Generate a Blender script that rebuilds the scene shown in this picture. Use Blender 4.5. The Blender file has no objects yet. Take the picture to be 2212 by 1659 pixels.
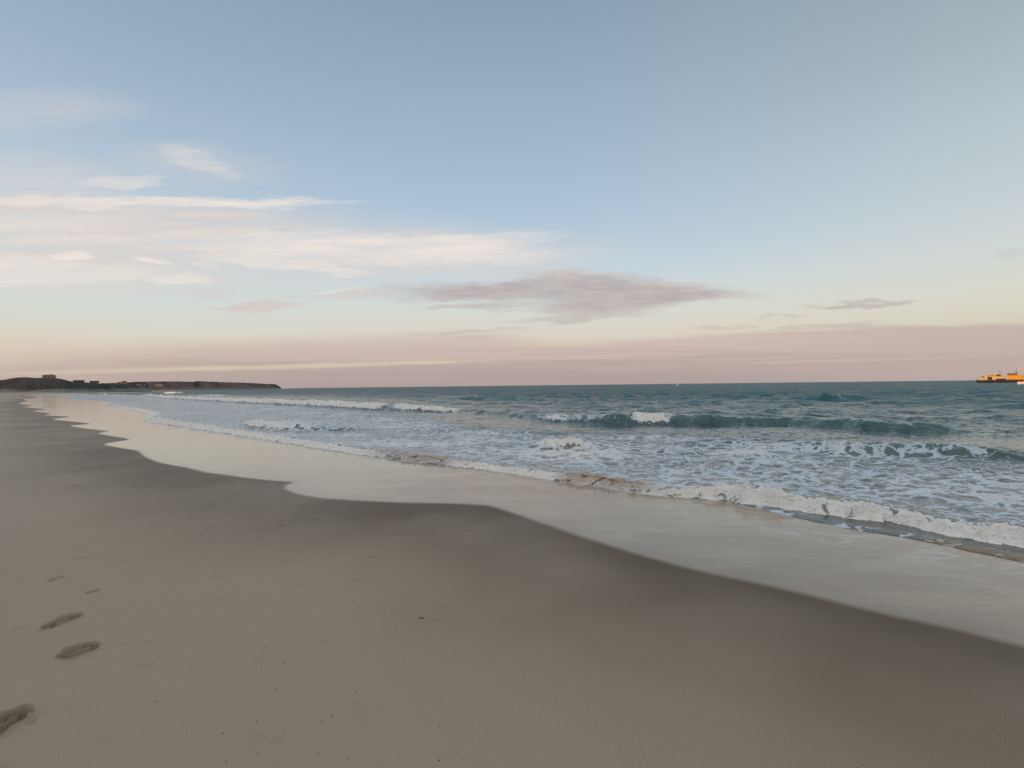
import bpy, math, random
import numpy as np
from mathutils import Matrix, Vector

R = math.radians
rnd = random.Random(7)
rng = np.random.default_rng(11)
scene = bpy.context.scene
COL = scene.collection

# ------------------------------------------------------------------ camera
EYE = 1.6
LENS = 16.5                       # mm on a 36 mm sensor: the wide lens of a phone
ROLL, PITCH = math.atan(0.0116), R(0.19)
cam_d = bpy.data.cameras.new("camera")
cam_d.lens = LENS; cam_d.sensor_width = 36; cam_d.clip_start = 0.05; cam_d.clip_end = 30000
cam = bpy.data.objects.new("camera", cam_d); COL.objects.link(cam)
c_f = Vector((0, math.cos(PITCH), math.sin(PITCH)))
c_r = Vector((math.cos(ROLL), 0, -math.sin(ROLL)))
c_r = (c_r - c_f * c_r.dot(c_f)).normalized()
c_u = c_r.cross(c_f)
cam.matrix_world = Matrix(((c_r.x, c_u.x, -c_f.x, 0), (c_r.y, c_u.y, -c_f.y, 0), (c_r.z, c_u.z, -c_f.z, EYE), (0, 0, 0, 1)))
scene.camera = cam

PW = 2212.0                       # survey grid of the photograph, 2212 x 1659
FP = LENS / 36 * PW
def ray(X, Y):
    return (c_f + c_r * ((X - PW / 2) / FP) + c_u * ((PW * 0.375 - Y) / FP)).normalized()
def gp(X, Y, z=0.0):              # point of the beach or sea plane seen there
    d = ray(X, Y); t = (z - EYE) / d.z
    return (d.x * t, d.y * t)
def at_depth(X, D):               # point in that direction, D metres out
    d = ray(X, PW * 0.375); return (d.x / d.y * D, D)
def height_at(X, Y, D):           # height of what is seen there, D metres out
    d = ray(X, Y); return EYE + d.z / d.y * D
def suv(X, Y):
    d = ray(X, Y); return d.x / d.y, d.z / d.y

# ------------------------------------------------------------------ colour helpers
def lin(c):
    return tuple(((v / 255) / 12.92 if v / 255 <= .04045 else ((v / 255 + .055) / 1.055) ** 2.4) for v in c)

# ------------------------------------------------------------------ node expression helper
class G:
    def __init__(s, tree): s.t = tree; s.n = tree.nodes; s.l = tree.links
    def put(s, sock, v):
        if isinstance(v, bpy.types.NodeSocket): s.l.new(v, sock)
        elif isinstance(v, (tuple, list)) and sock.type == 'RGBA' and len(v) == 3: sock.default_value = (*v, 1)
        else: sock.default_value = v
    def m(s, op, *a, clamp=False):
        n = s.n.new('ShaderNodeMath'); n.operation = op; n.use_clamp = clamp
        for i, v in enumerate(a): s.put(n.inputs[i], v)
        return n.outputs[0]
    def add(s, a, b): return s.m('ADD', a, b)
    def sub(s, a, b): return s.m('SUBTRACT', a, b)
    def mul(s, a, b): return s.m('MULTIPLY', a, b)
    def mad(s, a, b, c): return s.m('MULTIPLY_ADD', a, b, c)
    def smooth(s, v, lo, hi, a=0.0, b=1.0):
        n = s.n.new('ShaderNodeMapRange'); n.interpolation_type = 'SMOOTHSTEP'
        for k, x in zip(('Value', 'From Min', 'From Max', 'To Min', 'To Max'), (v, lo, hi, a, b)): s.put(n.inputs[k], x)
        return n.outputs['Result']
    def linr(s, v, lo, hi, a=0.0, b=1.0):
        n = s.n.new('ShaderNodeMapRange'); n.clamp = True
        for k, x in zip(('Value', 'From Min', 'From Max', 'To Min', 'To Max'), (v, lo, hi, a, b)): s.put(n.inputs[k], x)
        return n.outputs['Result']
    def mix(s, f, a, b):
        n = s.n.new('ShaderNodeMix'); n.data_type = 'RGBA'
        s.put(n.inputs[0], f); s.put(n.inputs[6], a); s.put(n.inputs[7], b)
        return n.outputs[2]
    def xyz(s, x=0.0, y=0.0, z=0.0):
        n = s.n.new('ShaderNodeCombineXYZ')
        for i, v in enumerate((x, y, z)): s.put(n.inputs[i], v)
        return n.outputs[0]
    def vm(s, op, a, b=None, scale=None):
        n = s.n.new('ShaderNodeVectorMath'); n.operation = op
        s.put(n.inputs[0], a)
        if b is not None: s.put(n.inputs[1], b)
        if scale is not None: s.put(n.inputs[3], scale)
        return n.outputs[0]
    def noise(s, vec, scale=1.0, detail=3.0, rough=.55, dist=0.0, color=False):
        n = s.n.new('ShaderNodeTexNoise')
        s.put(n.inputs['Vector'], vec)
        for k, x in (('Scale', scale), ('Detail', detail), ('Roughness', rough), ('Distortion', dist)): s.put(n.inputs[k], x)
        return n.outputs['Color' if color else 'Fac']
    def voro(s, vec, scale, feature='DISTANCE_TO_EDGE', out='Distance', rand=1.0):
        n = s.n.new('ShaderNodeTexVoronoi'); n.feature = feature
        s.put(n.inputs['Vector'], vec); s.put(n.inputs['Scale'], scale); s.put(n.inputs['Randomness'], rand)
        return n.outputs[out]
    def ramp(s, f, stops):
        n = s.n.new('ShaderNodeValToRGB'); r = n.color_ramp
        while len(r.elements) < len(stops): r.elements.new(0.5)
        for e, (p, c) in zip(r.elements, stops): e.position = p; e.color = (*c, 1)
        s.put(n.inputs[0], f); return n.outputs[0]
    def attr(s, name):
        n = s.n.new('ShaderNodeAttribute'); n.attribute_name = name; return n.outputs['Fac']
    def pos(s):
        return s.n.new('ShaderNodeNewGeometry').outputs['Position']
    def bump(s, h, strength, dist, normal=None):
        n = s.n.new('ShaderNodeBump'); s.put(n.inputs['Height'], h); s.put(n.inputs['Strength'], strength); s.put(n.inputs['Distance'], dist)
        if normal is not None: s.put(n.inputs['Normal'], normal)
        return n.outputs[0]

# ------------------------------------------------------------------ sky (world)
SUN_EL, SUN_AZ = R(1.7), R(197)      # low sun behind the photographer
world = bpy.data.worlds.new("World"); scene.world = world; world.use_nodes = True
wt = world.node_tree; wt.nodes.clear(); g = G(wt)
tc = wt.nodes.new('ShaderNodeTexCoord'); d = tc.outputs['Generated']
sep = wt.nodes.new('ShaderNodeSeparateXYZ'); wt.links.new(d, sep.inputs[0])
dx, dy, dz = sep.outputs
el = g.mul(g.m('ARCSINE', g.m('MAXIMUM', dz, 0.0)), 180 / math.pi / 60)    # 0..1 over 60 degrees
ys = g.m('MAXIMUM', dy, 0.15)
u = g.m('DIVIDE', dx, ys); v = g.m('DIVIDE', dz, ys)
def stops(L): return [(e / 60, lin(c)) for e, c in L]
# soft wobble so the colour bands are not ruler straight
wob = g.noise(g.xyz(g.mul(u, 2.2), g.mul(v, 14.0), 3.0), 1.0, 4.0, .55)
wob2 = g.noise(g.xyz(g.mul(u, 7.0), g.mul(v, 70.0), 9.0), 1.0, 3.0, .6)
bandmask = g.smooth(el, 0.18, 0.06)
elw = g.add(el, g.mul(bandmask, g.add(g.mul(g.sub(wob, .5), .022), g.mul(g.sub(wob2, .5), .012))))
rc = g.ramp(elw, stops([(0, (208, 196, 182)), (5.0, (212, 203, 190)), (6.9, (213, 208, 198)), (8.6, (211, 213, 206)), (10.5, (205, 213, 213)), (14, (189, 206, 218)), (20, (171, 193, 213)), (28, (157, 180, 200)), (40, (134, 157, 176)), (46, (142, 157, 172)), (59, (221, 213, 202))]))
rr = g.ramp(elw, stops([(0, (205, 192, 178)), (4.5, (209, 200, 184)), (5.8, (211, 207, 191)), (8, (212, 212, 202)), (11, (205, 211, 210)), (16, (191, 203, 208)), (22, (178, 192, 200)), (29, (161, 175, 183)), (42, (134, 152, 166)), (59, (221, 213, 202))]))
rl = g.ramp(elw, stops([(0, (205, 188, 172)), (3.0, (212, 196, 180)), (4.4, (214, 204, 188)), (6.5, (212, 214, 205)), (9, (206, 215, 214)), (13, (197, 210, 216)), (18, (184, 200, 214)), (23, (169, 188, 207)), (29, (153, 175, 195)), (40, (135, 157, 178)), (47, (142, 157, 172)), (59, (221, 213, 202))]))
base = g.mix(g.smooth(u, 0.0, 1.1), rc, rr)
base = g.mix(g.smooth(u, -0.05, -1.0), base, rl)
# the mauve cloud bank lying along the horizon, with a frayed top
bt = g.ramp(g.linr(u, -1.15, 1.15), [(0.0, (.066,) * 3), (.28, (.100,) * 3), (.47, (.108,) * 3), (.545, (.090,) * 3), (.60, (.092,) * 3), (.68, (.106,) * 3), (.82, (.118,) * 3), (1.0, (.121,) * 3)])
btn = g.add(bt, g.add(g.mul(g.sub(wob, .5), .044), g.mul(g.sub(wob2, .5), .018)))
soft_ = g.linr(u, -1.0, .5, .028, .006)
bank = g.smooth(g.sub(btn, v), g.mul(soft_, -1.0), soft_)
bn = g.noise(g.xyz(g.mul(u, 1.6), g.mul(v, 60.0), 31.0), 1.0, 4.0, .6)
bh = g.add(g.m('DIVIDE', v, .12), g.mul(g.sub(bn, .5), .75))
bc = g.ramp(bh, [(0.0, lin((170, 155, 153))), (.22, lin((174, 159, 157))), (.42, lin((181, 165, 162))), (.56, lin((197, 177, 174))), (.85, lin((202, 183, 180))), (1.0, lin((204, 187, 183)))])
bc = g.mix(g.smooth(u, .25, 1.0, 0, .7), bc, lin((186, 170, 166)))
bc = g.mix(g.smooth(u, -.35, -1.1, 0, .55), bc, lin((202, 183, 172)))
base = g.mix(g.mul(bank, .93), base, bc)
# clouds: streaks placed by direction, frayed with wind-drawn noise
fr1 = g.noise(g.xyz(g.mul(u, 5.0), g.mul(v, 22.0), 0.0), 1.0, 5.0, .6)
fr2 = g.noise(g.xyz(g.mul(u, 6.0), g.mul(v, 30.0), 5.0), 1.0, 5.0, .62)
fr3 = g.noise(g.xyz(g.mul(u, 16.0), g.mul(v, 95.0), 7.0), 1.0, 4.0, .65)
uw = g.add(g.add(u, g.smooth(u, .65, .35, 0, .034)), g.mul(g.sub(fr1, .5), .16))
vw = g.add(g.add(v, g.mul(g.sub(fr2, .5), .055)), g.mul(g.sub(fr3, .5), .014))
vlow = g.add(v, g.mul(g.sub(fr3, .5), .006))
def stroke(X, Y, hw, hh, tilt, a, soft=.15):
    a = min(1.0, a * 1.15)
    cu, cv = suv(X, Y); hu, hv = hw / FP, hh / FP
    t = R(tilt)
    du = g.sub(uw, cu); dv = g.sub(vlow if Y > 730 else vw, cv)
    a1 = g.mul(g.add(g.mul(du, math.cos(t)), g.mul(dv, math.sin(t))), 1 / hu)
    a2 = g.mul(g.add(g.mul(du, -math.sin(t)), g.mul(dv, math.cos(t))), 1 / hv)
    r = g.add(g.mul(a1, a1), g.mul(a2, a2))
    return g.smooth(r, 1.9, soft, 0.0, a)
def union(items):
    o = None
    for it in items:
        k = stroke(*it)
        o = k if o is None else g.sub(1.0, g.mul(g.sub(1.0, o), g.sub(1.0, k)))
    return o
front = g.smooth(dy, .15, .3)
thin = union([(120, 500, 520, 80, -1, .62, 0), (-60, 400, 330, 70, 0, .40, 0), (620, 515, 640, 62, -3, .40, 0), (140, 595, 430, 42, -1, .50, 0),
              (120, 235, 210, 40, 0, .22, 0), (460, 355, 160, 45, -5, .22, 0), (860, 585, 420, 40, 0, .22, 0), (1000, 560, 330, 40, 2, .3, 0), (250, 470, 420, 30, 0, .3, 0)])
cir = union([(330, 435, 400, 13, -1, .60), (520, 441, 190, 8, -1, .45), (860, 540, 330, 30, -2, .50), (1040, 530, 180, 15, 5, .5), (600, 520, 260, 26, 0, .30),
             (650, 573, 150, 13, -7, .55), (90, 592, 260, 24, 0, .50), (190, 551, 45, 8, 0, .7), (355, 562, 32, 7, -8, .65), (420, 604, 66, 9, 0, .6),
             (300, 392, 100, 12, 3, .45), (470, 350, 80, 20, -20, .25), (0, 560, 160, 14, 0, .4), (80, 480, 240, 20, 0, .35),
             (760, 628, 55, 4, 0, .4), (470, 570, 30, 8, -8, .35), (80, 520, 260, 12, 0, .3)])
mau = union([(1230, 628, 330, 20, -1, .85), (1290, 608, 130, 19, 0, .75), (1420, 633, 190, 15, -3, .85), (1350, 655, 150, 20, 2, .85), (1320, 682, 130, 11, 3, .6),
             (1070, 661, 115, 9, 2, .55), (1080, 630, 200, 14, 3, .45), (1855, 659, 110, 6, 2, .65), (1690, 687, 50, 3, 2, .4), (1595, 703, 60, 3, 2, .35),
             (2190, 545, 40, 14, 0, .16), (1180, 694, 60, 3, 0, .3), (1060, 714, 120, 4, 0, .35), (1780, 706, 120, 4, 3, .4)])
pnk = union([(598, 661, 85, 9, 2, .55), (640, 640, 60, 5, 0, .25), (800, 636, 75, 10, 3, .38), (520, 664, 50, 4, 0, .3), (470, 632, 60, 8, 0, .25), (1240, 592, 110, 8, 0, .35), (1500, 614, 90, 7, -2, .3)])
pal = union([(700, 790, 320, 5, 1, .6), (300, 800, 260, 5, 1, .45), (960, 783, 70, 2.5, 0, .6), (1250, 741, 110, 8, 0, .35), (1850, 778, 260, 3, 1, .22)])
# thin streaky modulation of the veil
stre2 = g.smooth(g.noise(g.xyz(g.mul(u, 9.0), g.mul(v, 85.0), 41.0), 1.0, 5.0, .65), .32, .62, .72, 1.12)
stre = g.mul(stre2, g.smooth(g.noise(g.xyz(g.mul(u, 3.0), g.mul(v, 34.0), 21.0), 1.0, 5.0, .6), .30, .70, .7, 1.3))
c0 = g.mix(g.mul(g.mul(thin, stre), front), base, lin((217, 209, 205)))
c1 = g.mix(g.m('MINIMUM', g.mul(g.mul(cir, stre), front), 1.0), c0, lin((236, 226, 218)))
mcol = g.mix(g.smooth(fr3, .35, .65), lin((177, 168, 170)), lin((190, 179, 177)))
c2 = g.mix(g.mul(g.mul(mau, front), g.smooth(fr2, .25, .6, .72, 1.0)), c1, mcol)
c2 = g.mix(g.mul(pnk, front), c2, lin((210, 193, 186)))
c3 = g.mix(g.mul(pal, front), c2, lin((211, 197, 176)))
# glow left by the sun behind the photographer
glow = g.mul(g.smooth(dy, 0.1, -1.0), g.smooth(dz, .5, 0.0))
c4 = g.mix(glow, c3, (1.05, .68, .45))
sky = wt.nodes.new('ShaderNodeTexSky'); sky.sky_type = 'NISHITA'; sky.sun_disc = False
sky.sun_elevation = SUN_EL; sky.sun_rotation = SUN_AZ
skyc = g.vm('SCALE', sky.outputs[0], scale=.015)
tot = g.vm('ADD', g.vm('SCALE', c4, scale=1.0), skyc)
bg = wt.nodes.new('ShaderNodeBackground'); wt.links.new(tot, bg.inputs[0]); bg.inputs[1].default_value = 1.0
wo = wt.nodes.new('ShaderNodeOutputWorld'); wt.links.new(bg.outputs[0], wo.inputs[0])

sun_d = bpy.data.lights.new("sun", 'SUN'); sun_d.energy = 3.2; sun_d.angle = R(0.5); sun_d.color = (1.0, .52, .22)
sun = bpy.data.objects.new("sun", sun_d); COL.objects.link(sun); sun.location = (0, -60, 40)
sdir = Vector((math.sin(SUN_AZ) * math.cos(SUN_EL), math.cos(SUN_AZ) * math.cos(SUN_EL), math.sin(SUN_EL)))
sun.rotation_euler = sdir.to_track_quat('Z', 'Y').to_euler()
vs = scene.view_settings; vs.view_transform = 'Standard'; vs.look = 'None'; vs.exposure = 0.0; vs.gamma = 1.0; vs.use_curve_mapping = False

# ------------------------------------------------------------------ numpy helpers
def perlin(x, y, seed=0):
    r = np.random.default_rng(seed)
    ang = r.random(65536).astype(np.float32) * 2 * np.pi
    gx, gy = np.cos(ang), np.sin(ang)
    xi = np.floor(x).astype(np.int64); yi = np.floor(y).astype(np.int64)
    xf = (x - xi); yf = (y - yi)
    def gr(ix, iy, fx, fy):
        h = ((ix * 73856093) ^ (iy * 19349663) ^ (seed * 83492791)); h = (h ^ (h >> 13)) & 65535
        return gx[h] * fx + gy[h] * fy
    s = lambda t: t * t * t * (t * (t * 6 - 15) + 10)
    a, b = s(xf), s(yf)
    n0 = gr(xi, yi, xf, yf) * (1 - a) + gr(xi + 1, yi, xf - 1, yf) * a
    n1 = gr(xi, yi + 1, xf, yf - 1) * (1 - a) + gr(xi + 1, yi + 1, xf - 1, yf - 1) * a
    return (n0 * (1 - b) + n1 * b) * 1.4
def fbm(x, y, oct=4, seed=0, gain=.5):
    o = 0; a = 1; t = 0
    for k in range(oct):
        o = o + a * perlin(x * 2 ** k + 17.3 * k, y * 2 ** k - 9.1 * k, seed + k); t += a; a *= gain
    return o / t
def sst(x, a, b):
    t = np.clip((x - a) / (b - a), 0, 1); return t * t * (3 - 2 * t)
def spline(P, n=4):
    P = np.asarray(P, float); out = []
    for i in range(len(P) - 1):
        p0 = P[max(i - 1, 0)]; p1 = P[i]; p2 = P[i + 1]; p3 = P[min(i + 2, len(P) - 1)]
        for k in range(n):
            t = k / n
            out.append(.5 * ((2 * p1) + (-p0 + p2) * t + (2 * p0 - 5 * p1 + 4 * p2 - p3) * t * t + (-p0 + 3 * p1 - 3 * p2 + p3) * t ** 3))
    out.append(P[-1]); return np.array(out)
def pl_dist(x, y, P, V=None):
    """distance to a polyline, side (cross sign) and values interpolated along it"""
    best = np.full(x.shape, 1e18); side = np.ones(x.shape)
    val = np.zeros(x.shape + (V.shape[1],)) if V is not None else None
    for i in range(len(P) - 1):
        ax, ay = P[i]; bx, by = P[i + 1]; ex, ey = bx - ax, by - ay; L = ex * ex + ey * ey + 1e-12
        px, py = x - ax, y - ay
        t = np.clip((px * ex + py * ey) / L, 0, 1)
        qx, qy = px - t * ex, py - t * ey; dd = qx * qx + qy * qy
        m = dd < best
        best[m] = dd[m]; side[m] = np.sign(ex * py[m] - ey * px[m])
        if V is not None: val[m] = V[i] + (V[i + 1] - V[i]) * t[m][:, None]
    return np.sqrt(best), side, val
def inside(x, y, P):
    c = np.zeros(x.shape, bool); n = len(P); j = n - 1
    for i in range(n):
        xi, yi = P[i]; xj, yj = P[j]
        if yi != yj:
            m = ((yi > y) != (yj > y)) & (x < (xj - xi) * (y - yi) / (yj - yi) + xi); c ^= m
        j = i
    return c
def polar(th, rr):
    T, Rr = np.meshgrid(th, rr)
    return Rr * np.sin(T), Rr * np.cos(T)
def grid_mesh(name, X, Y, Z, keep=None, attrs=None, wrap=False, fan=False):
    nr, nc = X.shape
    V = np.stack([X.ravel(), Y.ravel(), Z.ravel()], 1).astype(np.float32)
    I = np.arange(nr * nc).reshape(nr, nc)
    if wrap: I = np.concatenate([I, I[:, :1]], 1)
    q = np.stack([I[:-1, :-1], I[:-1, 1:], I[1:, 1:], I[1:, :-1]], -1).reshape(-1, 4)[:, ::-1]
    if keep is not None:
        k = keep.ravel(); q = q[k[q].any(1)]
    used = np.unique(q); remap = np.full(len(V), -1, np.int64); remap[used] = np.arange(len(used))
    V = V[used]; q = remap[q].astype(np.int32)
    me = bpy.data.meshes.new(name)
    me.vertices.add(len(V)); me.vertices.foreach_set('co', V.ravel())
    me.loops.add(q.size); me.loops.foreach_set('vertex_index', q.ravel())
    me.polygons.add(len(q)); me.polygons.foreach_set('loop_start', np.arange(0, q.size, 4, dtype=np.int32))
    me.polygons.foreach_set('use_smooth', np.ones(len(q), bool))
    me.update(calc_edges=True)
    for k, a in (attrs or {}).items():
        at = me.attributes.new(k, 'FLOAT', 'POINT'); at.data.foreach_set('value', a.ravel()[used].astype(np.float32))
    return me
def link(name, me, mat=None, parent=None, **props):
    o = bpy.data.objects.new(name, me); COL.objects.link(o)
    if mat is not None: me.materials.clear(); me.materials.append(mat)
    if parent is not None: o.parent = parent
    for k, x in props.items(): o[k] = x
    return o

# ------------------------------------------------------------------ shore lines, as world polylines
front_px = [(2212, 1216), (2120, 1198), (2030, 1178), (1940, 1160), (1850, 1146), (1770, 1130), (1700, 1114), (1620, 1094), (1560, 1083), (1500, 1078), (1430, 1072), (1350, 1063),
            (1270, 1050), (1200, 1040), (1120, 1026), (1050, 1016), (980, 1008), (900, 1000), (800, 986), (700, 971), (620, 958), (560, 948), (500, 939), (440, 930), (390, 922),
            (345, 915), (312, 909), (303, 904), (322, 897), (300, 890), (262, 883), (225, 877), (238, 870), (190, 865), (140, 860), (165, 857), (110, 854.5)]
far_shore = [at_depth(70, 190), at_depth(110, 250), at_depth(190, 330), at_depth(270, 480), at_depth(340, 690), at_depth(430, 930), at_depth(520, 1160), at_depth(604, 1400), at_depth(600, 1700), at_depth(480, 2100)]
F = [gp(*p) for p in front_px]
e0 = np.array(F[0]); e1 = np.array(F[3]); dirF = (e0 - e1) / np.linalg.norm(e0 - e1)
ext = [tuple(e0 + dirF * k) for k in (400, 60, 20, 8, 3)]
F = spline(ext + F + far_shore, 3)
sea_poly = np.concatenate([F, [(-9000, 9500), (9500, 9500), (9500, -9500), (600, -9500)]])
wet_px = [(2212, 1398), (2100, 1370), (1980, 1343), (1860, 1316), (1740, 1285), (1620, 1258), (1500, 1232), (1400, 1205), (1310, 1178), (1240, 1155), (1170, 1131), (1110, 1110), (1065, 1096),
          (1035, 1091), (960, 1088), (860, 1086), (760, 1081), (690, 1076), (640, 1067), (614, 1056), (617, 1047), (632, 1042), (580, 1038), (520, 1031), (470, 1024), (440, 1020), (400, 1010), (345, 1000),
          (312, 987), (298, 975), (285, 972), (228, 962), (232, 957), (270, 951), (272, 947), (215, 938), (218, 934), (232, 931), (185, 926), (150, 919), (195, 916), (160, 911), (112, 906), (130, 903),
          (150, 900), (95, 897), (110, 893), (70, 888), (100, 884), (48, 879), (72, 876), (38, 871.5), (60, 866), (50, 862), (85, 858)]
W = [gp(*p, z=.0) for p in wet_px]
e0 = np.array(W[0]); e1 = np.array(W[4]); dW = (e0 - e1) / np.linalg.norm(e0 - e1)
Wx = [tuple(e0 + dW * k) for k in (400, 60, 20, 8, 3)]
W = spline(Wx + W + [at_depth(50, 175), at_depth(95, 240), at_depth(180, 325), at_depth(262, 470), at_depth(335, 680), at_depth(430, 920), at_depth(520, 1150), at_depth(603, 1395), at_depth(606, 1500)], 2)
wet_poly = np.concatenate([W, [(at_depth(606, 1500)[0], 9500), (9500, 9500), (9500, -9500), (600, -9500)]])

# footprints: x, y, heading, length, width, depth
prints = []
def fp(X0_, Y0_, X1_, Y1_, w=.12, dep=.03, rough=1.0):
    a, b_ = gp(X0_, Y0_, .04), gp(X1_, Y1_, .04)
    L = math.hypot(b_[0] - a[0], b_[1] - a[1])
    prints.append(((a[0] + b_[0]) / 2, (a[1] + b_[1]) / 2, math.atan2(b_[0] - a[0], b_[1] - a[1]), L * .86, w, dep, rough))
fp(87, 1360, 178, 1322, .13, .038); fp(128, 1427, 206, 1386, .18, .038)
fp(100, 1254, 139, 1241, .08, .02); fp(184, 1279, 216, 1270, .07, .016)
fp(-42, 1612, 44, 1530, .17, .055, 2.0)
fp(160, 1210, 196, 1196, .10, .005); fp(145, 1186, 182, 1172, .10, .005)
for X, Y in ((112, 969), (114, 987), (165, 1000), (111, 960), (166, 1016), (169, 1046), (141, 1062), (190, 1008)): fp(X - 7, Y + 2.5, X + 6, Y - 2.5, .15, .013)

def sand_z(x, y, Sf, Sw):
    z = np.where(Sf > 0, -.055 * Sf, 0.0); z = np.maximum(z, -3.5)
    inl = np.maximum(-Sw, 0)
    z = z + np.minimum(.010 * inl, .045) + np.clip((inl - 12) * .012, 0, .95)
    z = z + .007 * fbm(x * .35, y * .35, 2, 5) * sst(np.abs(Sw), 0, 2) * (Sf < 0.0)
    return z

# ------------------------------------------------------------------ sand sheet
th_d = np.radians(np.arange(-52, 52.001, .085))
th_c = np.radians(np.concatenate([np.arange(52.8, 75, .8), np.arange(76, 285, 3.0), np.arange(285, 308, .8)]))
th = np.concatenate([th_d, th_c])
rr = [0.05, .3, .6, .9, 1.15]
while rr[-1] < 1.9: rr.append(rr[-1] * 1.006)
while rr[-1] < 5: rr.append(rr[-1] * 1.0022)
while rr[-1] < 7: rr.append(rr[-1] * 1.0045)
while rr[-1] < 60: rr.append(rr[-1] * 1.009)
while rr[-1] < 9000: rr.append(rr[-1] * 1.03)
X, Y = polar(th, np.array(rr))
sh = X.shape; xf, yf = X.ravel(), Y.ravel()
df, _, _ = pl_dist(xf, yf, F); Sf = np.where(inside(xf, yf, sea_poly), df, -df)
dw, _, _ = pl_dist(xf, yf, W); Sw = np.where(inside(xf, yf, wet_poly), dw, -dw)
Z = sand_z(xf, yf, Sf, Sw)
dirt = np.zeros_like(Z)
for (px, py, a, L, w, dep, rg) in prints:
    m = np.hypot(xf - px, yf - py) < .8
    lx = (xf[m] - px); ly = (yf[m] - py)
    al = lx * math.sin(a) + ly * math.cos(a); ac = lx * math.cos(a) - ly * math.sin(a)
    n = fbm(xf[m] * 14, yf[m] * 14, 3, 31)
    n2 = fbm(xf[m] * 38, yf[m] * 38, 3, 37)
    rs = np.sqrt(((al - .10 * L) / (.41 * L)) ** 2 + ((ac - .06 * al) / (w * .5)) ** 2)
    rh = np.sqrt(((al + .29 * L) / (.22 * L)) ** 2 + (ac / (w * .38)) ** 2)
    r = np.minimum(rs, rh) + n * .07 * rg
    dent = -dep * (1 - sst(r, .86, 1.0)) * (.85 + .25 * (ac / w) + .15 * al / L)
    heel = -dep * .30 * (1 - sst(rh, .6, 1.0))
    rim = dep * .36 * np.exp(-((r - 1.09) / .07) ** 2) * (.6 + 1.2 * np.clip(n + .3, 0, 1))
    crack = -dep * .95 * np.exp(-((ac + .22 * w - .18 * al - n * .02) / .008) ** 2) * (r < .95)
    crack += dep * .75 * np.exp(-((ac + .08 * w - .18 * al - n * .025) / .009) ** 2) * (rs < .85)
    n3 = np.clip(1 - np.abs(fbm(lx * 20, ly * 14, 3, 43)) * 4, 0, 1) ** 2
    lump = dep * (.10 * n2 * (r < 1.3) + .35 * n3 * (r < .95) * sst(-ac / w, -.1, .25) * rg)
    Z[m] += dent + heel + rim + crack + lump
    dirt[m] = np.maximum(dirt[m], (1 - sst(r, .95, 1.2)) * min(1, dep / .03))
# kicked-up sand by the nearest print
kx, ky = gp(85, 1560, .03)
m = np.hypot(xf - kx, yf - ky) < .8
bl = np.exp(-(((xf[m] - kx) / .30) ** 2 + ((yf[m] - ky) / .16) ** 2))
Z[m] += bl * .011 * fbm(xf[m] * 22, yf[m] * 22 , 4, 41)
near = np.hypot(xf, yf) < 9
pit = np.clip(fbm(xf[near] * 5, yf[near] * 5, 3, 58) - .38, 0, 1)
Z[near] -= np.minimum(pit * .10, .009) * sst(-xf[near], -1.5, 2.5) * (Sw[near] < -.5)
Z[near] += .0011 * fbm(xf[near] * 9, yf[near] * 5, 3, 55) * (Sw[near] < 0) * sst(-Sw[near], .3, 2)
sand_me = grid_mesh("sand_beach", X, Y, Z.reshape(sh), attrs={'wet': Sw, 'sea': Sf, 'dug': dirt}, wrap=True)

mt = bpy.data.materials.new("beach sand"); mt.use_nodes = True; nt = mt.node_tree; g = G(nt); b = nt.nodes['Principled BSDF']
P = g.pos(); wet = g.attr('wet'); seaA = g.attr('sea'); dug = g.attr('dug')
nA = g.noise(P, 2.3, 3, .55); nB = g.noise(P, .35, 3, .5); nC = g.noise(P, 260, 2, .6); nD = g.noise(P, 30, 3, .6)
wj = g.add(wet, g.mul(g.sub(nA, .5), .035))
film = g.smooth(wj, -.05, .09)
inl = g.mul(wet, -1.0)
dry = g.smooth(g.add(inl, g.mul(g.sub(nB, .5), 1.6)), -.2, 2.8)
damp_c = g.mix(dry, (.102, .074, .041), (.378, .321, .252))
damp_c = g.mix(g.smooth(nB, .40, .70, 0, .35), damp_c, (.380, .328, .272))
fine = g.linr(nC, .3, .7, .86, 1.14)
damp_c = g.vm('SCALE', damp_c, scale=fine)
damp_c = g.mix(g.mul(dug, .30), damp_c, (.15, .11, .07))
speck = g.smooth(g.noise(P, 42, 2, .5), .735, .775, 0, .55)
damp_c = g.mix(speck, damp_c, (.07, .055, .04))
streak = g.noise(g.vm('MULTIPLY', P, (.55, 1.6, 1.0)), 1.0, 4, .6)
film_c = g.mix(g.smooth(streak, .35, .7), (.32, .25, .178), (.425, .338, .245))
film_c = g.mix(g.smooth(wet, 0.0, .45, .25, 0), film_c, (.10, .08, .06))
# bubbles left at the rim of the swash
bub = g.mul(g.smooth(g.voro(P, 9.0, 'F1'), .22, .10), g.mul(g.smooth(wet, .55, .03), g.smooth(g.noise(P, 1.1, 2), .50, .66)))
film_c = g.mix(g.mul(bub, .35), film_c, (.5, .5, .48))
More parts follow.
